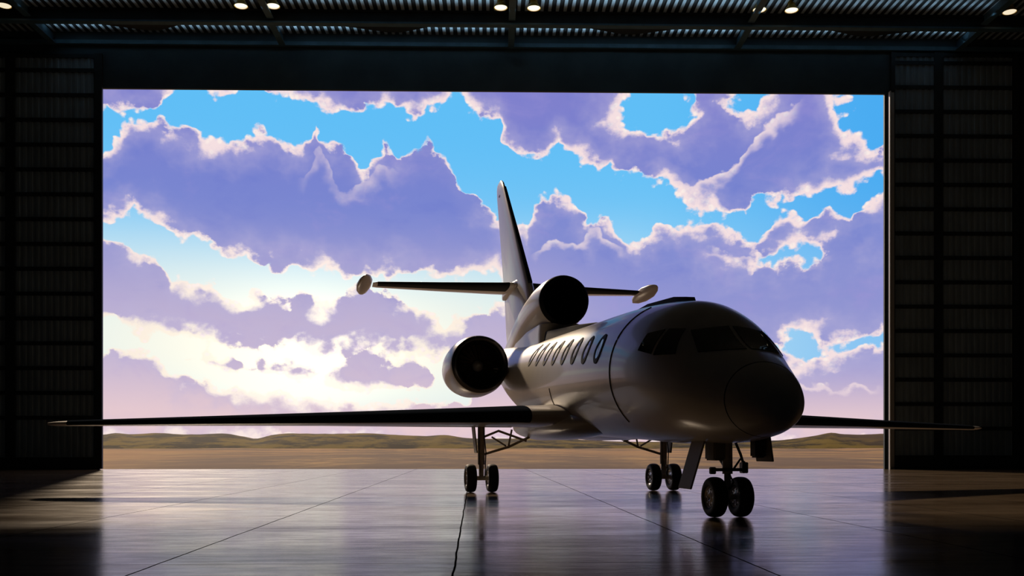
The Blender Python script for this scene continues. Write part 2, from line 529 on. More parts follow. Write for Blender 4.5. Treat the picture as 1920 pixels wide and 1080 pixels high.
for sd in (-1, 1):
    secs = [(.05 * sd, 12.35, 5.09, 1.75, .10, 0), (.5 * sd, 12.52, 5.10, 1.62, .10, 0), (2.0 * sd, 13.08, 5.16, 1.22, .10, 0), (3.6 * sd, 13.68, 5.235, .80, .10, 0), (3.72 * sd, 13.78, 5.24, .65, .06, 0)]
    bm = bmesh.new(); add_loft(bm, sections(secs, n=18))
    tp = obj('tailplane', bm, M['paint'], jet, angle=50)
    bm = bmesh.new(); rings = []
    tab = [(abs(a[0]),) + tuple(a[1:]) for a in secs]
    for i in range(9):
        sp = (.3, .5, .9, 1.3, 1.7, 2.0, 2.6, 3.2, 3.6)[i]; le, z, ch, th, cb = linear(tab, sp); af = airfoil(th, cb, 18)
        up = [p for p in af[:19] if p[0] <= .2]; lo = [p for p in af[19:] if p[0] <= .42]
        loop = lo + up
        rings.append([Vector((sp * sd, le + x * ch - .008, z + y * ch + (.005 if y > 0 else -.005))) for x, y in loop] + [Vector((sp * sd, le + x * ch + .015, z + y * ch * .9)) for x, y in loop[::-1]])
    add_loft(bm, rings); obj('tailplane_leading_edge', bm, M['gasket'], tp)
    # rounded tip fairing, nose slightly raised
    bm = bmesh.new()
    add_loft(bm, [[Vector((sd * 3.94 + .21 * k * math.cos(a), 14.15 + 1.55 * y, 5.25 - .13 * y - sd * .07 * k * math.cos(a) + .12 * k * math.sin(a))) for a in (2 * math.pi * q / 20 for q in range(20))]
                  for y, k in ((-.62, .05), (-.56, .35), (-.42, .7), (-.15, 1), (.2, .95), (.5, .6), (.68, .1))])
    obj('tailplane_tip', bm, M['paint'], tp)


# ---- landing gear
def wheel(parent, x, y, r, w, hubside):
    pr = []
    for k in range(17):
        a = math.pi * (k / 16) - math.pi / 2
        rr = r - .30 * r + .30 * r * (abs(math.cos(a)) ** .55) if True else r
        pr.append((rr, w / 2 * math.copysign(abs(math.sin(a)) ** .8, math.sin(a))))
    prof = [(r * .52, -w * .36)] + [(r * .60, -w * .47)] + pr + [(r * .60, w * .47)] + [(r * .52, w * .36)]
    prof.append(prof[0])
    for g in (-.22, 0, .22):
        pass
    ty = obj('tyre', lathe_bm(prof, (x, y, r), 'x', n=48), M['tyre'], parent, angle=60)
    hb = []
    for k, q in ((.0, 0),):
        hb = [(.02, -w * .30), (r * .18, -w * .40), (r * .30, -w * .34), (r * .45, -w * .30), (r * .53, -w * .42), (r * .53, w * .42), (r * .45, w * .30), (r * .30, w * .34), (r * .18, w * .40), (.02, w * .30)]
    bm = lathe_bm(hb, (x, y, r), 'x', n=32, cap0=True, cap1=True)
    for k in range(8):
        a = 2 * math.pi * k / 8
        for q in (-1, 1):
            add_tube(bm, [(x + q * w * .28, y + r * .38 * math.cos(a), r + r * .38 * math.sin(a)), (x + q * w * .37, y + r * .38 * math.cos(a), r + r * .38 * math.sin(a))], r * .05, 6)
    obj('wheel_hub', bm, M['hub'], parent)


# nose gear
bm = bmesh.new()
add_tube(bm, [(.06, .02, .257), (.06, .02, .62)], .042, 16); add_tube(bm, [(.06, .02, .55), (.06, .03, 1.05)], .065, 16)
add_tube(bm, [(-.13, .02, .257), (.25, .02, .257)], .035, 14)
ng = obj('nose_gear', bm, M['strut'], jet)
for x in (-.115, .235): wheel(ng, x, .02, .257, .185, 1)
bm = bmesh.new(); add_box(bm, -.20, .30, -.06, -.01, .585, .625); add_box(bm, .22, .30, -.08, .02, .56, .70); add_box(bm, -.20, -.13, -.07, .0, .55, .64)
bmesh.ops.bevel(bm, geom=bm.edges[:], offset=.008, segments=2, affect='EDGES'); obj('steering_bar', bm, M['darkmetal'], ng)
bm = bmesh.new(); add_tube(bm, [(.27, -.03, .63), (.22, -.02, .80), (.17, .05, .98)], .018, 8); add_tube(bm, [(.10, -.05, .60), (.19, -.08, .74), (.26, -.05, .70)], .014, 8)
add_tube(bm, [(.06, .05, .62), (.06, .6, 1.0)], .03, 10); obj('drag_brace', bm, M['darkmetal'], ng)
bm = bmesh.new(); add_tube(bm, [(.06, -.03, .36), (.06, -.16, .45), (.06, -.03, .55)], .016, 8); obj('torque_link', bm, M['darkmetal'], ng)
obj('gear_leg_housing', box_bm(-.14, .08, -.02, .28, .72, 1.02, bevel=.02), M['gearpaint'], ng)
# nose gear doors
mx = Matrix.Translation((-.24, .12, .93)) @ Matrix.Rotation(R(17), 4, 'Y')
obj('gear_door', box_bm(-.012, .012, -.06, .36, -.60, .06, bevel=.005, mx=mx), M['gearpaint'], jet)
mx = Matrix.Translation((.36, -.34, .97)) @ Matrix.Rotation(R(-8), 4, 'Y')
obj('gear_door', box_bm(-.012, .012, -.22, .22, -.26, .08, bevel=.005, mx=mx), M['gearpaint'], jet)
mx = Matrix.Translation((.30, -.42, .97))
obj('landing_light', box_bm(-.09, .05, -.05, .12, -.21, .03, bevel=.02, mx=mx), M['darkmetal'], jet)

for sd in (-1, 1):
    X = 1.912 * sd; Y = 7.26
    bm = bmesh.new()
    add_tube(bm, [(X, Y, .28), (X, Y, .60)], .050, 14); add_tube(bm, [(X, Y, .55), (X, Y, 1.36)], .072, 16)
    add_tube(bm, [(X - .22, Y, .28), (X + .22, Y, .28)], .045, 14)
    g = obj('main_gear', bm, M['strut'], jet)
    for q in (-1, 1): wheel(g, X + .217 * q, Y, .28, .20, q)
    bm = bmesh.new(); add_tube(bm, [(X, Y, .74), (X - sd * .55, Y, .90), (X - sd * .98, Y, 1.10)], .026, 10); add_tube(bm, [(X - sd * .55, Y, .90), (X - sd * .62, Y, 1.25)], .02, 8)
    add_tube(bm, [(X, Y, 1.08), (X - sd * .33, Y - .1, 1.22), (X - sd * .9, Y - .1, 1.02)], .024, 8)
    add_tube(bm, [(X - sd * .2, Y - .06, 1.1), (X - sd * .5, Y, .92)], .018, 8)
    obj('side_brace', bm, M['strut'], g)
    bm = bmesh.new(); add_tube(bm, [(X, Y - .04, .36), (X, Y - .20, .50), (X, Y - .05, .66)], .022, 8); obj('torque_link', bm, M['strut'], g)
    bm = bmesh.new(); add_tube(bm, [(X + .06, Y - .07, .30), (X + .08, Y - .08, .8), (X + .03, Y - .06, 1.3)], .012, 8); add_tube(bm, [(X - .05, Y - .07, .5), (X - .07, Y - .08, 1.3)], .01, 8); obj('brake_hose', bm, M['darkmetal'], g)
    mx = Matrix.Translation((X + sd * .13, Y, 1.0)) @ Matrix.Rotation(R(6 * sd), 4, 'Y')
    obj('gear_door', box_bm(-.012, .012, -.16, .16, -.22, .3, bevel=.004, mx=mx), M['gearpaint'], g)


# =================================================================== THE HANGAR
XL, XR, YB, ZR = -25.0, 26.0, -11.0, 17.9
L0 = at_y(193, 880, D); R0 = at_y(1660, 880, D)
ZT = at_y(960, 171, D).z                    # underside of the header
WT = .5                                      # wall thickness

# floor material : worn sealed concrete with joints
m = bpy.data.materials.new('sealed concrete'); m.use_nodes = True; t = NT(m.node_tree)
out = t.n('ShaderNodeOutputMaterial'); p = t.n('ShaderNodeBsdfPrincipled'); m.node_tree.links.new(p.outputs[0], out.inputs[0])
tc = t.n('ShaderNodeTexCoord'); sp = t.n('ShaderNodeSeparateXYZ'); m.node_tree.links.new(tc.outputs['Object'], sp.inputs[0])
x, y = sp.outputs[0], sp.outputs[1]
rot = R(1.2)
xr = t.m('ADD', t.m('MULTIPLY', x, math.cos(rot)), t.m('MULTIPLY', y, math.sin(rot)))
yr = t.m('SUBTRACT', t.m('MULTIPLY', y, math.cos(rot)), t.m('MULTIPLY', x, math.sin(rot)))
vec = t.xyz(xr, yr)
wob = t.m('MULTIPLY', t.m('SUBTRACT', t.noise(vec, 1.2, 5), .5), .03)
def joint(c, period, ofs, w):
    f = t.m('FRACT', t.m('DIVIDE', t.m('ADD', t.m('ADD', c, wob), ofs), period))
    dd = t.m('MULTIPLY', t.m('ABSOLUTE', t.m('SUBTRACT', f, .5)), period)
    return t.step(dd, w, w * 2.2, 1, 0)
jx = joint(xr, 2.25, 1.125 + .15, .007)
jy = joint(yr, 3.1, .6, .005)
J = t.m('MAXIMUM', jx, jy)
big = t.noise(t.xyz(t.m('MULTIPLY', xr, .35), yr), .9, 6, .6)
fine = t.noise(t.xyz(t.m('MULTIPLY', xr, .5), t.m('MULTIPLY', yr, 2.0)), 3.5, 7, .65)
c = t.mix(t.step(big, .3, .72), (.098, .067, .040, 1), (.175, .126, .080, 1))
c = t.mix(t.step(fine, .35, .8), c, (.122, .092, .062, 1))
c = t.mix(J, c, (.012, .010, .009, 1))
t.put(p.inputs['Base Color'], c)
t.put(p.inputs['Roughness'], t.step(big, .25, .8, .11, .24))
t.put(p.inputs['Specular IOR Level'], t.m('MULTIPLY', t.m('SUBTRACT', 1.0, J), t.step(fine, .3, .75, .34, .20)))
b = t.n('ShaderNodeBump'); b.inputs['Strength'].default_value = .5; b.inputs['Distance'].default_value = .004
streak = t.noise(t.xyz(t.m('MULTIPLY', xr, .22), t.m('MULTIPLY', yr, 2.6)), 2.4, 5, .6)
tiny = t.noise(t.xyz(t.m('MULTIPLY', xr, .8), yr), 22, 3, .6)
hgt = t.m('ADD', t.m('ADD', t.m('MULTIPLY', fine, .6), t.m('MULTIPLY', big, .7)), t.m('ADD', t.m('MULTIPLY', tiny, .26), t.m('MULTIPLY', streak, .7)))
t.put(b.inputs['Height'], hgt); m.node_tree.links.new(b.outputs[0], p.inputs['Normal'])
dust = t.n('ShaderNodeBsdfDiffuse'); t.put(dust.inputs['Color'], c)           # dry dust over the sealed surface
mxs = t.n('ShaderNodeMixShader'); t.put(mxs.inputs[0], t.step(fine, .35, .7, .96, .72))
m.node_tree.links.new(dust.outputs[0], mxs.inputs[1]); m.node_tree.links.new(p.outputs[0], mxs.inputs[2]); m.node_tree.links.new(mxs.outputs[0], out.inputs[0])
M['floor'] = m

structure(obj('floor', box_bm(XL - WT, XR + WT, YB - WT, D + WT + .15, -.3, 0), M['floor'], smooth=False))


def corrugated(width, length, period, amp, th, axis):
    """sheet in local coordinates, ribs along 'axis' (y or z)"""
    bm = bmesh.new(); prof = []
    n = int(width / period)
    for i in range(n):
        x0 = i * period
        for fx, fz in ((0, 0), (.42, 0), (.52, 1), (.90, 1)):
            prof.append((x0 + fx * period, fz * amp))
    prof.append((n * period, 0))
    def P(u, v, w): return (u, v, w) if axis == 'y' else (u, w, v)
    rows = [[bm.verts.new(P(u, v, w + dw)) for u, w in prof] for v, dw in ((0, 0), (length, 0), (length, th), (0, th))]
    for k in range(4):
        a, c_ = rows[k], rows[(k + 1) % 4]
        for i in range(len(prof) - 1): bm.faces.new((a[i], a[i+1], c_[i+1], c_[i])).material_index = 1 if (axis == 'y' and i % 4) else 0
    for i in (0, len(prof) - 1): bm.faces.new([r[i] for r in rows])
    return bm

structure(obj('ceiling', corrugated(XR - XL + 1, D - YB + .6, .30, .09, .05, 'y'), [M['roofsheet'], M['roofrib_shade']], loc=(XL - .5, YB - .3, ZR), smooth=False))
structure(obj('wall_left', box_bm(XL - WT, XL, YB - WT, D + WT, 0, ZR + .1), M['wall'], smooth=False))
structure(obj('wall_right', box_bm(XR, XR + WT, YB - WT, D + WT, 0, ZR + .1), M['wall'], smooth=False))
structure(obj('wall_back', box_bm(XL, XR, YB - WT, YB, 0, ZR + .1), M['wall'], smooth=False))
# door wall : header and the two side bays behind the parked leaves
bm = bmesh.new()
add_box(bm, XL, XR, D, D + .12, ZT, ZR + .1)
add_box(bm, XL, at_y(190, 500, D + .12).x - .12, D, D + .12, 0, ZT); add_box(bm, R0.x - .03, XR, D, D + .12, 0, ZT)
structure(obj('wall_front', bm, M['wall'], smooth=False))
zl = at_y(960, 87, D).z
structure(obj('trim_1', box_bm(XL, XR, D - .16, D, zl - .09, zl + .07), M['steel_blue'], smooth=False))      # girt along the top of the header
bm = bmesh.new(); add_box(bm, R0.x + .05, R0.x + .10, D - .34, D - .16, 0, ZT); add_box(bm, R0.x + .05, R0.x + .30, D - .18, D - .16, 0, ZT)
structure(obj('trim_2', bm, M['jamb'], smooth=False))  # jamb channels
structure(obj('trim_3', box_bm(at_y(190, 500, D + .12).x - .11, at_y(190, 500, D + .12).x - .04, D + .02, D + .12, 0, ZT), M['steel_dark'], smooth=False))


def leaf(name, xa, xb, ztop, zrails, stiles):
    y1, y0 = D - .03, D - .15
    root = empty(name, ((xa + xb) / 2, (y0 + y1) / 2, 0)); structure(root)
    mx = Matrix.Translation(-Vector(root.location))
    W = xb - xa - .3
    bm = corrugated(W, ztop - .25, .26, .04, .03, 'z')
    obj('panel_sheet', bm, M['sheet'], root, loc=(xa + .15 - root.location.x, -.01, .12), smooth=False)
    for xs, w in stiles: obj('door_stile', box_bm(xs - w / 2, xs + w / 2, y0, y1, .03, ztop, mx=mx), M['steel_dark'], root, smooth=False)
    for z, h in zrails: obj('door_rail', box_bm(xa, xb, y0 + .02, y1 - .01, z - h / 2, z + h / 2, mx=mx), M['steel_dark'], root, smooth=False)
    return root


yl = D - .15
X = lambda px: at_y(px, 500, yl).x
Zp = lambda py, px=100: at_y(px, py, yl).z
railsL = [(Zp(131 + 46.6 * k), .16) for k in range(15)] + [(Zp(104), .16), (Zp(868), .45)]
railsR = [(Zp(118 + 45.7 * k, 1800), .16) for k in range(16)] + [(Zp(103, 1800), .16), (Zp(864, 1800), .45)]
leaf('door_1', X(-62), X(190), Zp(99), railsL, [(X(-58), .18), (X(18), .36), (X(184), .3)])
leaf('door_2', XL + .05, X(-66), Zp(99), railsL, [(XL + .2, .2), (X(-72), .18)])
leaf('door_3', X(1671), X(1912), Zp(98, 1800), railsR, [(X(1675), .16), (X(1760), .36), (X(1906), .24)])
leaf('door_4', X(1916), XR - .05, Zp(98, 1800), railsR, [(X(1921), .2), (XR - .2, .2)])

# ---- roof steelwork
DB = 36.33
zb = at_y(960, 45, DB).z
bt = empty('roof_beam', (0, DB + .15, zb)); tag(bt, 'dark steel beam running across the whole hangar under the corrugated roof', 'beam')
bm = bmesh.new(); add_box(bm, XL, XR, -.02, .02, .05, ZR - zb)
obj('web', bm, M['steel_dark'], bt, smooth=False)
obj('flange', box_bm(XL, XR, -.15, .15, -.02, .05), M['steel_blue'], bt, smooth=False)
obj('top_flange', box_bm(XL, XR, -.13, .13, ZR - zb - .06, ZR - zb), M['steel_dark'], bt, smooth=False)
gx = [at_y(px, 48, DB).x for px in (52, 507, 960, 1408, 1845)]
names = ['leftmost of the five roof girders, ending above the left door leaf', 'second roof girder from the left, above the left part of the doorway', 'middle roof girder, straight above the tail fin', 'second roof girder from the right, above the jet cockpit', 'rightmost of the five roof girders, ending above the right door leaf']
for x_, nm in zip(gx, names):
    bm = bmesh.new()
    add_box(bm, -.13, .13, 0, D - DB - .33, -.02, .03); add_box(bm, -.015, .015, 0, D - DB - .33, .03, .42)
    g = obj('roof_girder', bm, M['steel_blue'], loc=(x_, DB + .31, zb - .0), smooth=False)
    tag(g, 'short blue-grey steel ' + nm, 'girder', 'roof girders')
    # continues on the camera side of the beam
    bm = bmesh.new(); add_box(bm, -.13, .13, 0, 6, 0, .05); add_box(bm, -.015, .015, 0, 6, .05, .4)
    g2 = obj('girder_run', bm, M['steel_blue'], g, loc=(0, -6.33, .12), smooth=False)
pl = ['between the leftmost two roof girders', 'between the second and the middle roof girder', 'between the middle and the fourth roof girder', 'between the rightmost two roof girders']
for (px, wl, wr), nm in zip(((272, 95, 62), (735, 95, 70), (1185, 80, 90), (1635, 75, 95)), pl):
    c0 = at_y(px, 45, DB).x; a = at_y(px - wl, 45, DB).x; b_ = at_y(px + wr, 45, DB).x
    bm = bmesh.new()
    lo = [bm.verts.new(v) for v in ((a - c0, 0, 0), (b_ - c0, 0, 0), (.25, .52, 0), (-.25, .52, 0))]; hi = [bm.verts.new(v.co + Vector((0, 0, .03))) for v in lo]
    bm.faces.new(lo[::-1]); bm.faces.new(hi)
    for i in range(4): bm.faces.new((lo[i], lo[(i+1) % 4], hi[(i+1) % 4], hi[i]))
    obj('gusset_plate', bm, M['gusset'], bt, loc=(c0, .16, 0), smooth=False)


# ---- high bay lamps hung in pairs beside the girders
def lamp(px, py, label):
    y_ = 35.55; pos = at_y(px, py, y_)
    root = empty('high_bay_lamp', pos); tag(root, label, 'lamp', 'high bay lamps along the roof beam')
    obj('lamp_housing', lathe_bm([(.02, .36), (.10, .35), (.13, .22), (.14, .08)], (0, 0, 0), 'z', 20, True, False), M['lamp_yellow'], root)
    obj('reflector', lathe_bm([(.09, .11), (.15, .06), (.22, -.03), (.26, -.12), (.25, -.12), (.20, -.02), (.08, .08)], (0, 0, 0), 'z', 28), M['lamp_yellow'], root)
    obj('lamp_lens', lathe_bm([(.235, -.10), (.21, -.125), (.12, -.15), (.02, -.155)], (0, 0, 0), 'z', 28, True, True), M['lamp_lens'], root)
    obj('stem', tube_bm([(0, 0, .33), (0, 0, ZR - pos.z + .03)], .015, n=8), M['steel_dark'], root)


LAMPS = [(8, 5, 'high bay lamp at the far left end of the roof beam, near the leftmost girder'),
         (452, 6, 'high bay lamp just left of the second roof girder from the left'), (512, 6, 'high bay lamp just right of the second roof girder from the left'),
         (939, 9, 'yellow high bay lamp just left of the middle roof girder'), (1001, 10, 'yellow high bay lamp just right of the middle roof girder'),
         (1424, 13, 'high bay lamp just left of the second roof girder from the right'), (1484, 14, 'high bay lamp just right of the second roof girder from the right'),
         (1893, 17, 'high bay lamp at the far right end of the roof beam, near the rightmost girder')]
for a in LAMPS: lamp(*a)

# =================================================================== OUTSIDE
# desert plain
m = bpy.data.materials.new('desert soil'); m.use_nodes = True; t = NT(m.node_tree)
out = t.n('ShaderNodeOutputMaterial'); p = t.n('ShaderNodeBsdfPrincipled'); m.node_tree.links.new(p.outputs[0], out.inputs[0])
tc = t.n('ShaderNodeTexCoord'); mp = t.n('ShaderNodeMapping'); m.node_tree.links.new(tc.outputs['Object'], mp.inputs[0]); mp.inputs['Scale'].default_value = (.35, .13, 1)
n1 = t.noise(mp.outputs[0], .035, 6, .6); n2 = t.noise(mp.outputs[0], .35, 6, .7)
c = t.mix(t.step(n1, .42, .58), (.15, .105, .075, 1), (.34, .20, .095, 1))
c = t.mix(t.step(n2, .45, .75), c, (.48, .31, .13, 1))
c = t.mix(t.step(n2, .28, .42, 1, 0), c, (.13, .085, .06, 1))
t.put(p.inputs['Base Color'], c); p.inputs['Roughness'].default_value = .95; p.inputs['Specular IOR Level'].default_value = .1
M['desert'] = m
bm = bmesh.new()
ys = [D + WT + .15, 50, 70, 100, 150, 230, 340, 480, 640, 800, 1100, 2200]
nxs = 90
rows = []
for y in ys:
    w = 200 + y * 1.3
    rows.append([bm.verts.new((-w + 2 * w * i / nxs, y, -.03 + (y - 39) * .0006 + (min(1, (y - 39) / 200) * 1.1 * mnoise.noise(Vector((i * .35 * w / 300, y * .02, 0))) if y < 1000 else 0))) for i in range(nxs + 1)])
for a, b_ in zip(rows, rows[1:]):
    for i in range(nxs): bm.faces.new((a[i], a[i+1], b_[i+1], b_[i]))
structure(obj('ground', bm, M['desert'], angle=80))

# low scrub-covered hills
m = bpy.data.materials.new('scrub hill'); m.use_nodes = True; t = NT(m.node_tree)
out = t.n('ShaderNodeOutputMaterial'); p = t.n('ShaderNodeBsdfPrincipled'); m.node_tree.links.new(p.outputs[0], out.inputs[0])
tc = t.n('ShaderNodeTexCoord'); mp = t.n('ShaderNodeMapping'); m.node_tree.links.new(tc.outputs['Object'], mp.inputs[0]); mp.inputs['Scale'].default_value = (.5, .5, 2.2)
n1 = t.noise(mp.outputs[0], .05, 6, .65); n2 = t.noise(mp.outputs[0], .012, 4, .5)
c = t.mix(t.step(n1, .42, .58), (.016, .012, .003, 1), (.15, .105, .013, 1))
c = t.mix(t.step(n2, .5, .7), c, (.07, .045, .02, 1))
t.put(p.inputs['Base Color'], c); p.inputs['Roughness'].default_value = .9; p.inputs['Specular IOR Level'].default_value = .1
M['hill'] = m
prof = [(-500, 822), (60, 818), (195, 816), (215, 813), (245, 815), (300, 813), (350, 815), (420, 814), (450, 818), (480, 823), (510, 816), (540, 813), (600, 814), (650, 814), (690, 813), (740, 816), (800, 818), (830, 816), (870, 821), (920, 824), (1000, 822), (1050, 823), (1120, 827), (1200, 829), (1300, 828), (1400, 827), (1440, 827), (1490, 823), (1530, 817), (1558, 812), (1580, 815), (1620, 816), (1660, 814), (1800, 818), (2600, 826)]
HY = 950.0
bm = bmesh.new(); rows = []
nxh = 360; pxs = [-500 + 3000 * i / nxh for i in range(nxh + 1)]
for j in range(13):
    v = j / 12; row = []
    for px in pxs:
        top = interp(prof, px)[0]; q = at_y(px, top, HY)
        up = math.sin(min(1, v / .5) * math.pi / 2) ** 1.3 if v < .5 else max(0, 1 - (v - .5) / .5) ** .8
        z = q.z * up
        dn = 2.2 * mnoise.noise(Vector((px * .02, v * 9, 0))) + 1.1 * mnoise.noise(Vector((px * .06, v * 21, 4)))
        z += dn * (1 - abs(2 * v - 1)) * (0.25 if .4 < v < .6 else 1)
        yy = HY - 160 + 320 * v
        row.append(bm.verts.new((q.x * yy / HY, yy, z + .4 if 0 < j < 12 else -3)))
    rows.append(row)
for a, b_ in zip(rows, rows[1:]):
    for i in range(nxh): bm.faces.new((a[i], a[i+1], b_[i+1], b_[i]))
h = structure(obj('hills', bm, M['hill'], angle=80))

# =================================================================== SKY
world = bpy.data.worlds.new('evening sky'); scene.world = world; world.use_nodes = True
t = NT(world.node_tree)
tc = t.n('ShaderNodeTexCoord'); sx = t.n('ShaderNodeSeparateXYZ'); world.node_tree.links.new(tc.outputs['Generated'], sx.inputs[0])
AZ0, AZR, ELR = -.75, 1.5, .55
az = t.m('ARCTAN2', sx.outputs[0], sx.outputs[1])
el = t.m('ARCSINE', sx.outputs[2])


def sky_xy(px, py):
    u, v = (px - 960) / F, (YH - py) / F
    return math.atan(u) + YAW, math.atan2(v, math.sqrt(1 + u * u))


# ragged, billowing edges: warp the sky coordinates with noise
base = t.xyz(t.m('MULTIPLY', az, 1.0), t.m('MULTIPLY', el, 1.25), 0.0)
w1 = t.noise(base, 16, 3, .5); w2 = t.noise(t.xyz(az, t.m('MULTIPLY', el, 1.25), 3.7), 16, 3, .5)
azw = t.m('ADD', az, t.m('MULTIPLY', t.m('SUBTRACT', w1, .5), .030))
elw = t.m('ADD', el, t.m('MULTIPLY', t.m('SUBTRACT', w2, .5), .026))
Xn = t.m('DIVIDE', t.m('SUBTRACT', azw, AZ0), AZR, clamp=True)
PX = 1.0 / F


def curve(pts):
    nd = t.n('ShaderNodeFloatCurve'); cm = nd.mapping; c = cm.curves[0]
    q = sorted(((a - AZ0) / AZR, b / ELR) for a, b in (sky_xy(*p) for p in pts))
    c.points[0].location = (0, max(0, min(1, q[0][1]))); c.points[1].location = (1, max(0, min(1, q[-1][1])))
    for a, b in q: c.points.new(a, max(0, min(1, b)))
    for pnt in c.points: pnt.handle_type = 'VECTOR'
    cm.extend = 'HORIZONTAL'; cm.update()
    if pts[0][1] == SKYTOP: t.t.nodes.remove(nd); return 9.0
    t.put(nd.inputs['Value'], Xn)
    return t.m('MULTIPLY', nd.outputs[0], ELR)


SKYTOP = -4000
layers = [
    # (top edge, bottom edge)
    ([(-300, 300), (190, 290), (208, 262), (255, 215), (290, 200), (360, 226), (380, 250), (450, 256), (488, 240), (530, 262), (575, 266), (592, 226), (606, 264), (640, 262), (655, 276), (682, 326), (700, 296), (722, 262), (742, 290), (762, 276), (806, 264), (835, 292), (860, 340), (900, 372), (930, 400), (990, 420), (1100, 470), (2300, 500)],
     [(-300, 400), (195, 412), (250, 398), (300, 424), (340, 456), (420, 480), (480, 496), (530, 512), (600, 513), (700, 516), (800, 520), (930, 522), (1000, 540), (2300, 540)]),
    ([(-300, 420), (195, 428), (240, 460), (262, 478), (300, 484), (308, 524), (340, 528), (400, 524), (430, 545), (462, 556), (482, 546), (505, 540), (540, 562), (560, 544), (602, 572), (640, 545), (700, 532), (740, 548), (800, 580), (835, 602), (880, 585), (940, 560), (1000, 530), (2300, 520)],
     [(-300, 590), (195, 606), (250, 626), (300, 640), (400, 650), (500, 660), (700, 668), (840, 668), (940, 660), (1100, 700), (1440, 656), (1490, 656), (1540, 672), (1600, 662), (1660, 634), (2300, 600)]),
    ([(-300, 640), (195, 664), (240, 655), (290, 660), (330, 700), (400, 716), (480, 730), (560, 742), (640, 748), (760, 752), (860, 748), (1000, 720), (1440, 650), (1480, 658), (1530, 672), (1560, 650), (1620, 640), (1660, 626), (2300, 640)],
     [(-300, 900), (2300, 900)]),
    ([(-300, SKYTOP), (2300, SKYTOP)],
     [(-300, 215), (195, 212), (280, 215), (345, 190), (372, 172), (450, 166), (500, 178), (560, 188), (600, 206), (650, 220), (690, 200), (730, 205), (772, 226), (810, 200), (850, 190), (868, 190), (900, 234), (938, 240), (950, 272), (985, 306), (1025, 300), (1040, 266), (1072, 300), (1110, 312), (1150, 326), (1200, 342), (1250, 350), (1290, 400), (1340, 412), (1400, 416), (1412, 372), (1530, 378), (1600, 358), (1660, 335), (2300, 320)]),
    ([(-300, 900), (850, 900), (915, 640), (960, 530), (982, 440), (1000, 384), (1045, 350), (1080, 384), (1105, 424), (1138, 398), (1170, 444), (1200, 452), (1230, 426), (1290, 412), (1400, 436), (1430, 428), (1470, 392), (1500, 410), (1560, 384), (1600, 404), (1660, 350), (2300, 330)],
     [(-300, 900), (970, 905), (1000, 700), (1440, 656), (1490, 656), (1540, 672), (1600, 662), (1660, 634), (2300, 600)]),
    # lilac puffs inside the bright strip
    ([(-300, 660), (372, 674), (384, 660), (440, 664), (458, 686), (468, 694), (478, 668), (520, 668), (585, 676), (606, 706), (618, 684), (650, 672), (690, 646), (720, 664), (760, 662), (792, 676), (816, 704), (2300, 704)],
     [(-300, 650), (370, 668), (386, 692), (440, 702), (458, 688), (470, 688), (482, 702), (540, 718), (584, 720), (604, 700), (622, 726), (680, 736), (790, 734), (814, 700), (2300, 700)]),
]
edge_n = t.m('SUBTRACT', t.noise(t.xyz(az, t.m('MULTIPLY', el, 1.2), 9.1), 55, 7, .62), .5)
vor = t.n('ShaderNodeTexVoronoi', feature='SMOOTH_F1'); vor.inputs['Scale'].default_value = 48; vor.inputs['Smoothness'].default_value = .4
t.put(vor.inputs['Vector'], t.xyz(azw, t.m('MULTIPLY', elw, 1.2), 0.0))
bill = t.m('SUBTRACT', .42, vor.outputs['Distance'])
vor2 = t.n('ShaderNodeTexVoronoi', feature='SMOOTH_F1'); vor2.inputs['Scale'].default_value = 120; vor2.inputs['Smoothness'].default_value = .3
t.put(vor2.inputs['Vector'], t.xyz(azw, t.m('MULTIPLY', elw, 1.2), 2.0))
bill2 = t.m('SUBTRACT', .42, vor2.outputs['Distance'])
edge = t.m('ADD', t.m('MULTIPLY', edge_n, 34 * PX), t.m('ADD', t.m('MULTIPLY', bill, 30 * PX), t.m('MULTIPLY', bill2, 13 * PX)))
dens = None
for top, bot in layers:
    d_ = t.m('MINIMUM', t.m('SUBTRACT', curve(top), elw), t.m('SUBTRACT', elw, curve(bot)))
    dens = d_ if dens is None else t.m('MAXIMUM', dens, d_)
# patches of open blue that break the cloud sheets
for px, py, rx, ry in ((1235, 195, 62, 44), (1640, 195, 45, 60), (1490, 478, 30, 9), (1512, 655, 34, 14), (1400, 185, 22, 22), (355, 200, 30, 30)):
    a0, e0 = sky_xy(px, py)
    q = t.m('SQRT', t.m('ADD', t.m('POWER', t.m('DIVIDE', t.m('SUBTRACT', azw, a0), rx * PX), 2), t.m('POWER', t.m('DIVIDE', t.m('SUBTRACT', elw, e0), ry * PX), 2)))
    dens = t.m('MINIMUM', dens, t.m('MULTIPLY', t.m('SUBTRACT', q, 1.0), min(rx, ry) * PX))
dens = t.m('ADD', dens, edge)
alpha = t.step(dens, -3 * PX, 5 * PX)


def glow(px, py, rx, ry):
    a0, e0 = sky_xy(px, py)
    q = t.m('ADD', t.m('POWER', t.m('DIVIDE', t.m('SUBTRACT', az, a0), rx * PX), 2), t.m('POWER', t.m('DIVIDE', t.m('SUBTRACT', el, e0), ry * PX), 2))
    return t.m('EXPONENT', t.m('MULTIPLY', q, -1.0))


g_sun = t.m('ADD', glow(580, 650, 540, 150), 0.0, clamp=True)
g_core = glow(580, 650, 170, 120)
e165 = sky_xy(960, 165)[1]
hv = t.m('DIVIDE', el, e165)                       # 0 horizon .. 1 top of the doorway
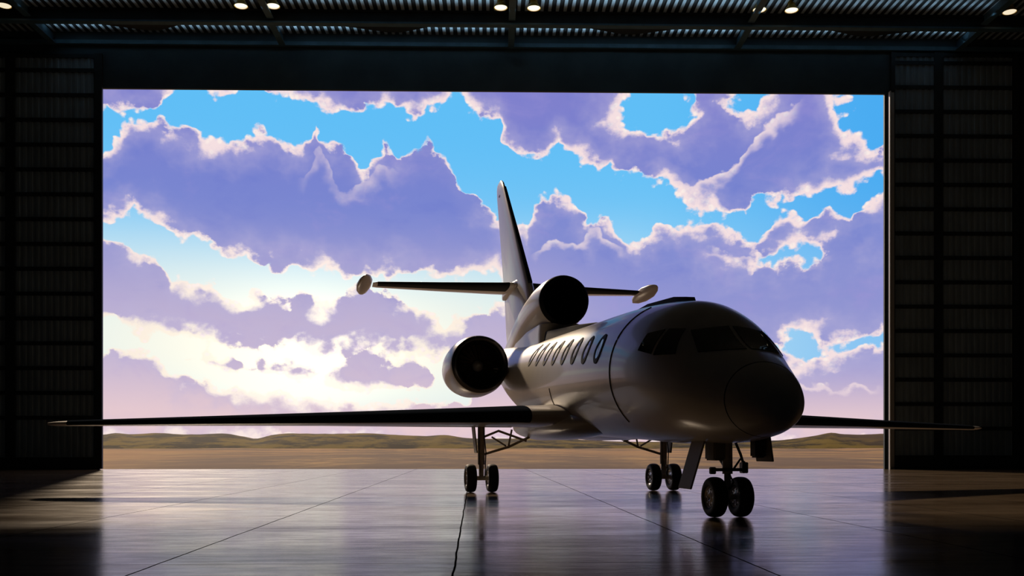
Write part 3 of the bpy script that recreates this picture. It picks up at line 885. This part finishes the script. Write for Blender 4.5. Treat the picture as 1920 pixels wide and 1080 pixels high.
# clear sky
sky = t.mix(t.step(hv, .15, .95), lin(140, 210, 246), lin(96, 190, 246))
right = t.step(az, .15, .42)
sky = t.mix(t.m('MULTIPLY', right, .8), sky, lin(66, 166, 240))
sky = t.mix(t.m('MULTIPLY', t.step(hv, .72, .30), t.m('SUBTRACT', 1.0, t.m('MULTIPLY', t.step(az, .08, .24), .75))), sky, lin(205, 236, 245))
sky = t.mix(t.m('MULTIPLY', g_sun, 1.0, clamp=True), sky, lin(255, 249, 230))
sky = t.mix(t.step(hv, .16, .02), sky, lin(246, 214, 206))
# cloud body
tex = t.noise(t.xyz(az, t.m('MULTIPLY', el, 1.6), 5.0), 14, 6, .6, .4)
low = t.m('MULTIPLY', t.step(hv, .72, .18), t.m('SUBTRACT', 1.0, t.m('MULTIPLY', t.step(az, .0, .16), .62)))
body = t.mix(low, lin(118, 133, 208), lin(196, 183, 212))
body = t.mix(t.step(hv, .6, 1.05), body, lin(128, 128, 204))
body = t.mix(t.m('MULTIPLY', t.step(tex, .52, .75), .45), body, lin(158, 148, 212))
body = t.mix(t.m('MULTIPLY', t.step(tex, .48, .28), .35), body, lin(104, 120, 204))
body = t.mix(t.m('MULTIPLY', g_sun, .42), body, lin(210, 188, 208))
body = t.mix(t.step(hv, .27, .04, 0, .9), body, lin(238, 206, 206))
# bright lining
rn = t.noise(t.xyz(az, t.m('MULTIPLY', el, 1.2), 1.3), 15, 4, .6)
rimw = t.m('MULTIPLY', t.step(rn, .38, .66, .22, 1.0), t.m('ADD', 30 * PX, t.m('MULTIPLY', g_sun, 10 * PX)))
rimw = t.m('ADD', rimw, t.m('MULTIPLY', bill2, 14 * PX))
rim = t.step(t.m('DIVIDE', t.m('ADD', dens, t.m('MULTIPLY', edge_n, 14 * PX)), t.m('MAXIMUM', rimw, 2 * PX)), .25, 1.15, 1, 0)
rimc = t.mix(g_sun, lin(248, 226, 226), lin(255, 245, 222))
soft = t.m('MULTIPLY', t.step(dens, 0, 70 * PX, 1, 0), t.step(rn, .36, .62, .1, .6))
body = t.mix(soft, body, lin(188, 180, 217))
rimc = t.mix(t.step(bill2, .0, .25), rimc, lin(255, 240, 232))
cloud = t.mix(t.m('MULTIPLY', rim, .95), body, rimc)
# lit crests where one cloud bank stands in front of another
for pts, wid, st, x0_, x1_ in (([(1225, 352), (1290, 346), (1340, 330), (1385, 300), (1402, 268), (1430, 235), (1462, 205), (1505, 178)], 34, .75, 1240, 1490),
                               ([(1440, 724), (1500, 712), (1560, 720), (1620, 722), (1660, 728)], 14, .6, 1450, 1640),
                               ([(1000, 470), (1040, 440), (1085, 452), (1120, 425), (1170, 470)], 22, .6, 1010, 1160),
                               ([(1280, 470), (1340, 462), (1400, 478), (1470, 486), (1540, 484)], 16, .5, 1330, 1550),
                               ([(570, 330), (590, 275), (606, 280), (640, 345), (660, 350), (690, 330), (716, 300), (735, 320)], 40, .40, 575, 735),
                               ([(240, 620), (330, 690), (420, 716), (520, 735), (620, 742), (760, 738)], 12, .6, 260, 760)):
    dd_ = t.m('ADD', t.m('SUBTRACT', curve(pts), elw), t.m('MULTIPLY', edge, .8))
    k_ = t.m('MULTIPLY', t.step(dd_, -2 * PX, 4 * PX), t.step(dd_, 5 * PX, wid * PX, 1, 0))
    a0_, a1_ = sky_xy(x0_, 400)[0], sky_xy(x1_, 400)[0]
    k_ = t.m('MULTIPLY', k_, t.m('MULTIPLY', t.step(az, a0_ - .012, a0_ + .012), t.step(az, a1_ - .012, a1_ + .012, 1, 0)))
    cloud = t.mix(t.m('MULTIPLY', t.m('MULTIPLY', k_, st), t.step(rn, .36, .58, .35, 1)), cloud, rimc)
final = t.mix(alpha, sky, cloud)
# sunlit gap, brighter than paper white
# warm tone added to the unseen sky overhead and behind, warming the ground light
final = t.mix(t.step(hv, 1.15, 2.0), final, (.50, .42, .36, 1))
final = t.mix(t.step(t.m('ABSOLUTE', az), .75, 1.3), final, (.50, .42, .36, 1))
boost = t.m('ADD', 1.0, t.m('MULTIPLY', t.m('MULTIPLY', g_core, t.m('SUBTRACT', 1.0, t.m('MULTIPLY', alpha, t.m('SUBTRACT', 1.0, rim)))), .30))
bg = t.n('ShaderNodeBackground'); t.put(bg.inputs['Color'], final); t.put(bg.inputs['Strength'], boost)
wo = t.n('ShaderNodeOutputWorld'); world.node_tree.links.new(bg.outputs[0], wo.inputs[0])
world.cycles.sampling_method = 'MANUAL'; world.cycles.sample_map_resolution = 1024

# =================================================================== LIGHT
sun = bpy.data.lights.new('sun', 'SUN'); sun.energy = 2.7; sun.color = (1, .78, .55); sun.angle = R(2.5)
so = bpy.data.objects.new('sun', sun); col.objects.link(so)
a_, e_ = math.atan((292 - 960) / F) + YAW, R(28)
to_sun = Vector((math.sin(a_) * math.cos(e_), math.cos(a_) * math.cos(e_), math.sin(e_)))
so.rotation_euler = to_sun.to_track_quat('Z', 'Y').to_euler(); so.location = (0, 60, 30)

for y_, pw in ((DB + 1.32, 22.0), (DB - .9, 9.0)):  # added strip lights without fittings, only to brighten the roof
    for i in range(4):
        ul = bpy.data.lights.new('roof_fill_light', 'AREA'); ul.shape = 'RECTANGLE'; ul.size = 9.0; ul.size_y = .16
        ul.energy = pw * (1.15 if i in (1, 2) else .7); ul.color = (.62, .84, 1.0); ul.spread = R(105)
        ulo = bpy.data.objects.new('roof_fill_light', ul); col.objects.link(ulo)
        ulo.location = ((gx[i] + gx[i + 1]) / 2, y_, zb + .02); ulo.rotation_euler = (R(180), 0, 0)

po = bpy.data.lights.new('door_portal', 'AREA'); po.shape = 'RECTANGLE'; po.size = R0.x - L0.x + .5; po.size_y = ZT; po.cycles.is_portal = True
pob = bpy.data.objects.new('door_portal', po); col.objects.link(pob)
pob.location = ((L0.x + R0.x) / 2, D + WT + .02, ZT / 2); pob.rotation_euler = (R(-90), 0, 0)

# =================================================================== CAMERA
cam = bpy.data.cameras.new('camera'); co = bpy.data.objects.new('camera', cam); col.objects.link(co)
co.location = (0, 0, CH); co.rotation_euler = (R(90), 0, -YAW)
cam.sensor_width = 36; cam.lens = 36 * F / 1920; cam.shift_y = (YH - 540) / 1920; cam.clip_end = 6000; cam.clip_start = .05
scene.camera = co

scene.view_settings.view_transform = 'Standard'; scene.view_settings.look = 'None'
scene.view_settings.exposure = 0; scene.view_settings.gamma = 1; scene.view_settings.use_curve_mapping = False
scene.cycles.use_denoising = True
scene.cycles.max_bounces = 8; scene.cycles.diffuse_bounces = 4; scene.cycles.glossy_bounces = 4
scene.cycles.sample_clamp_indirect = 4
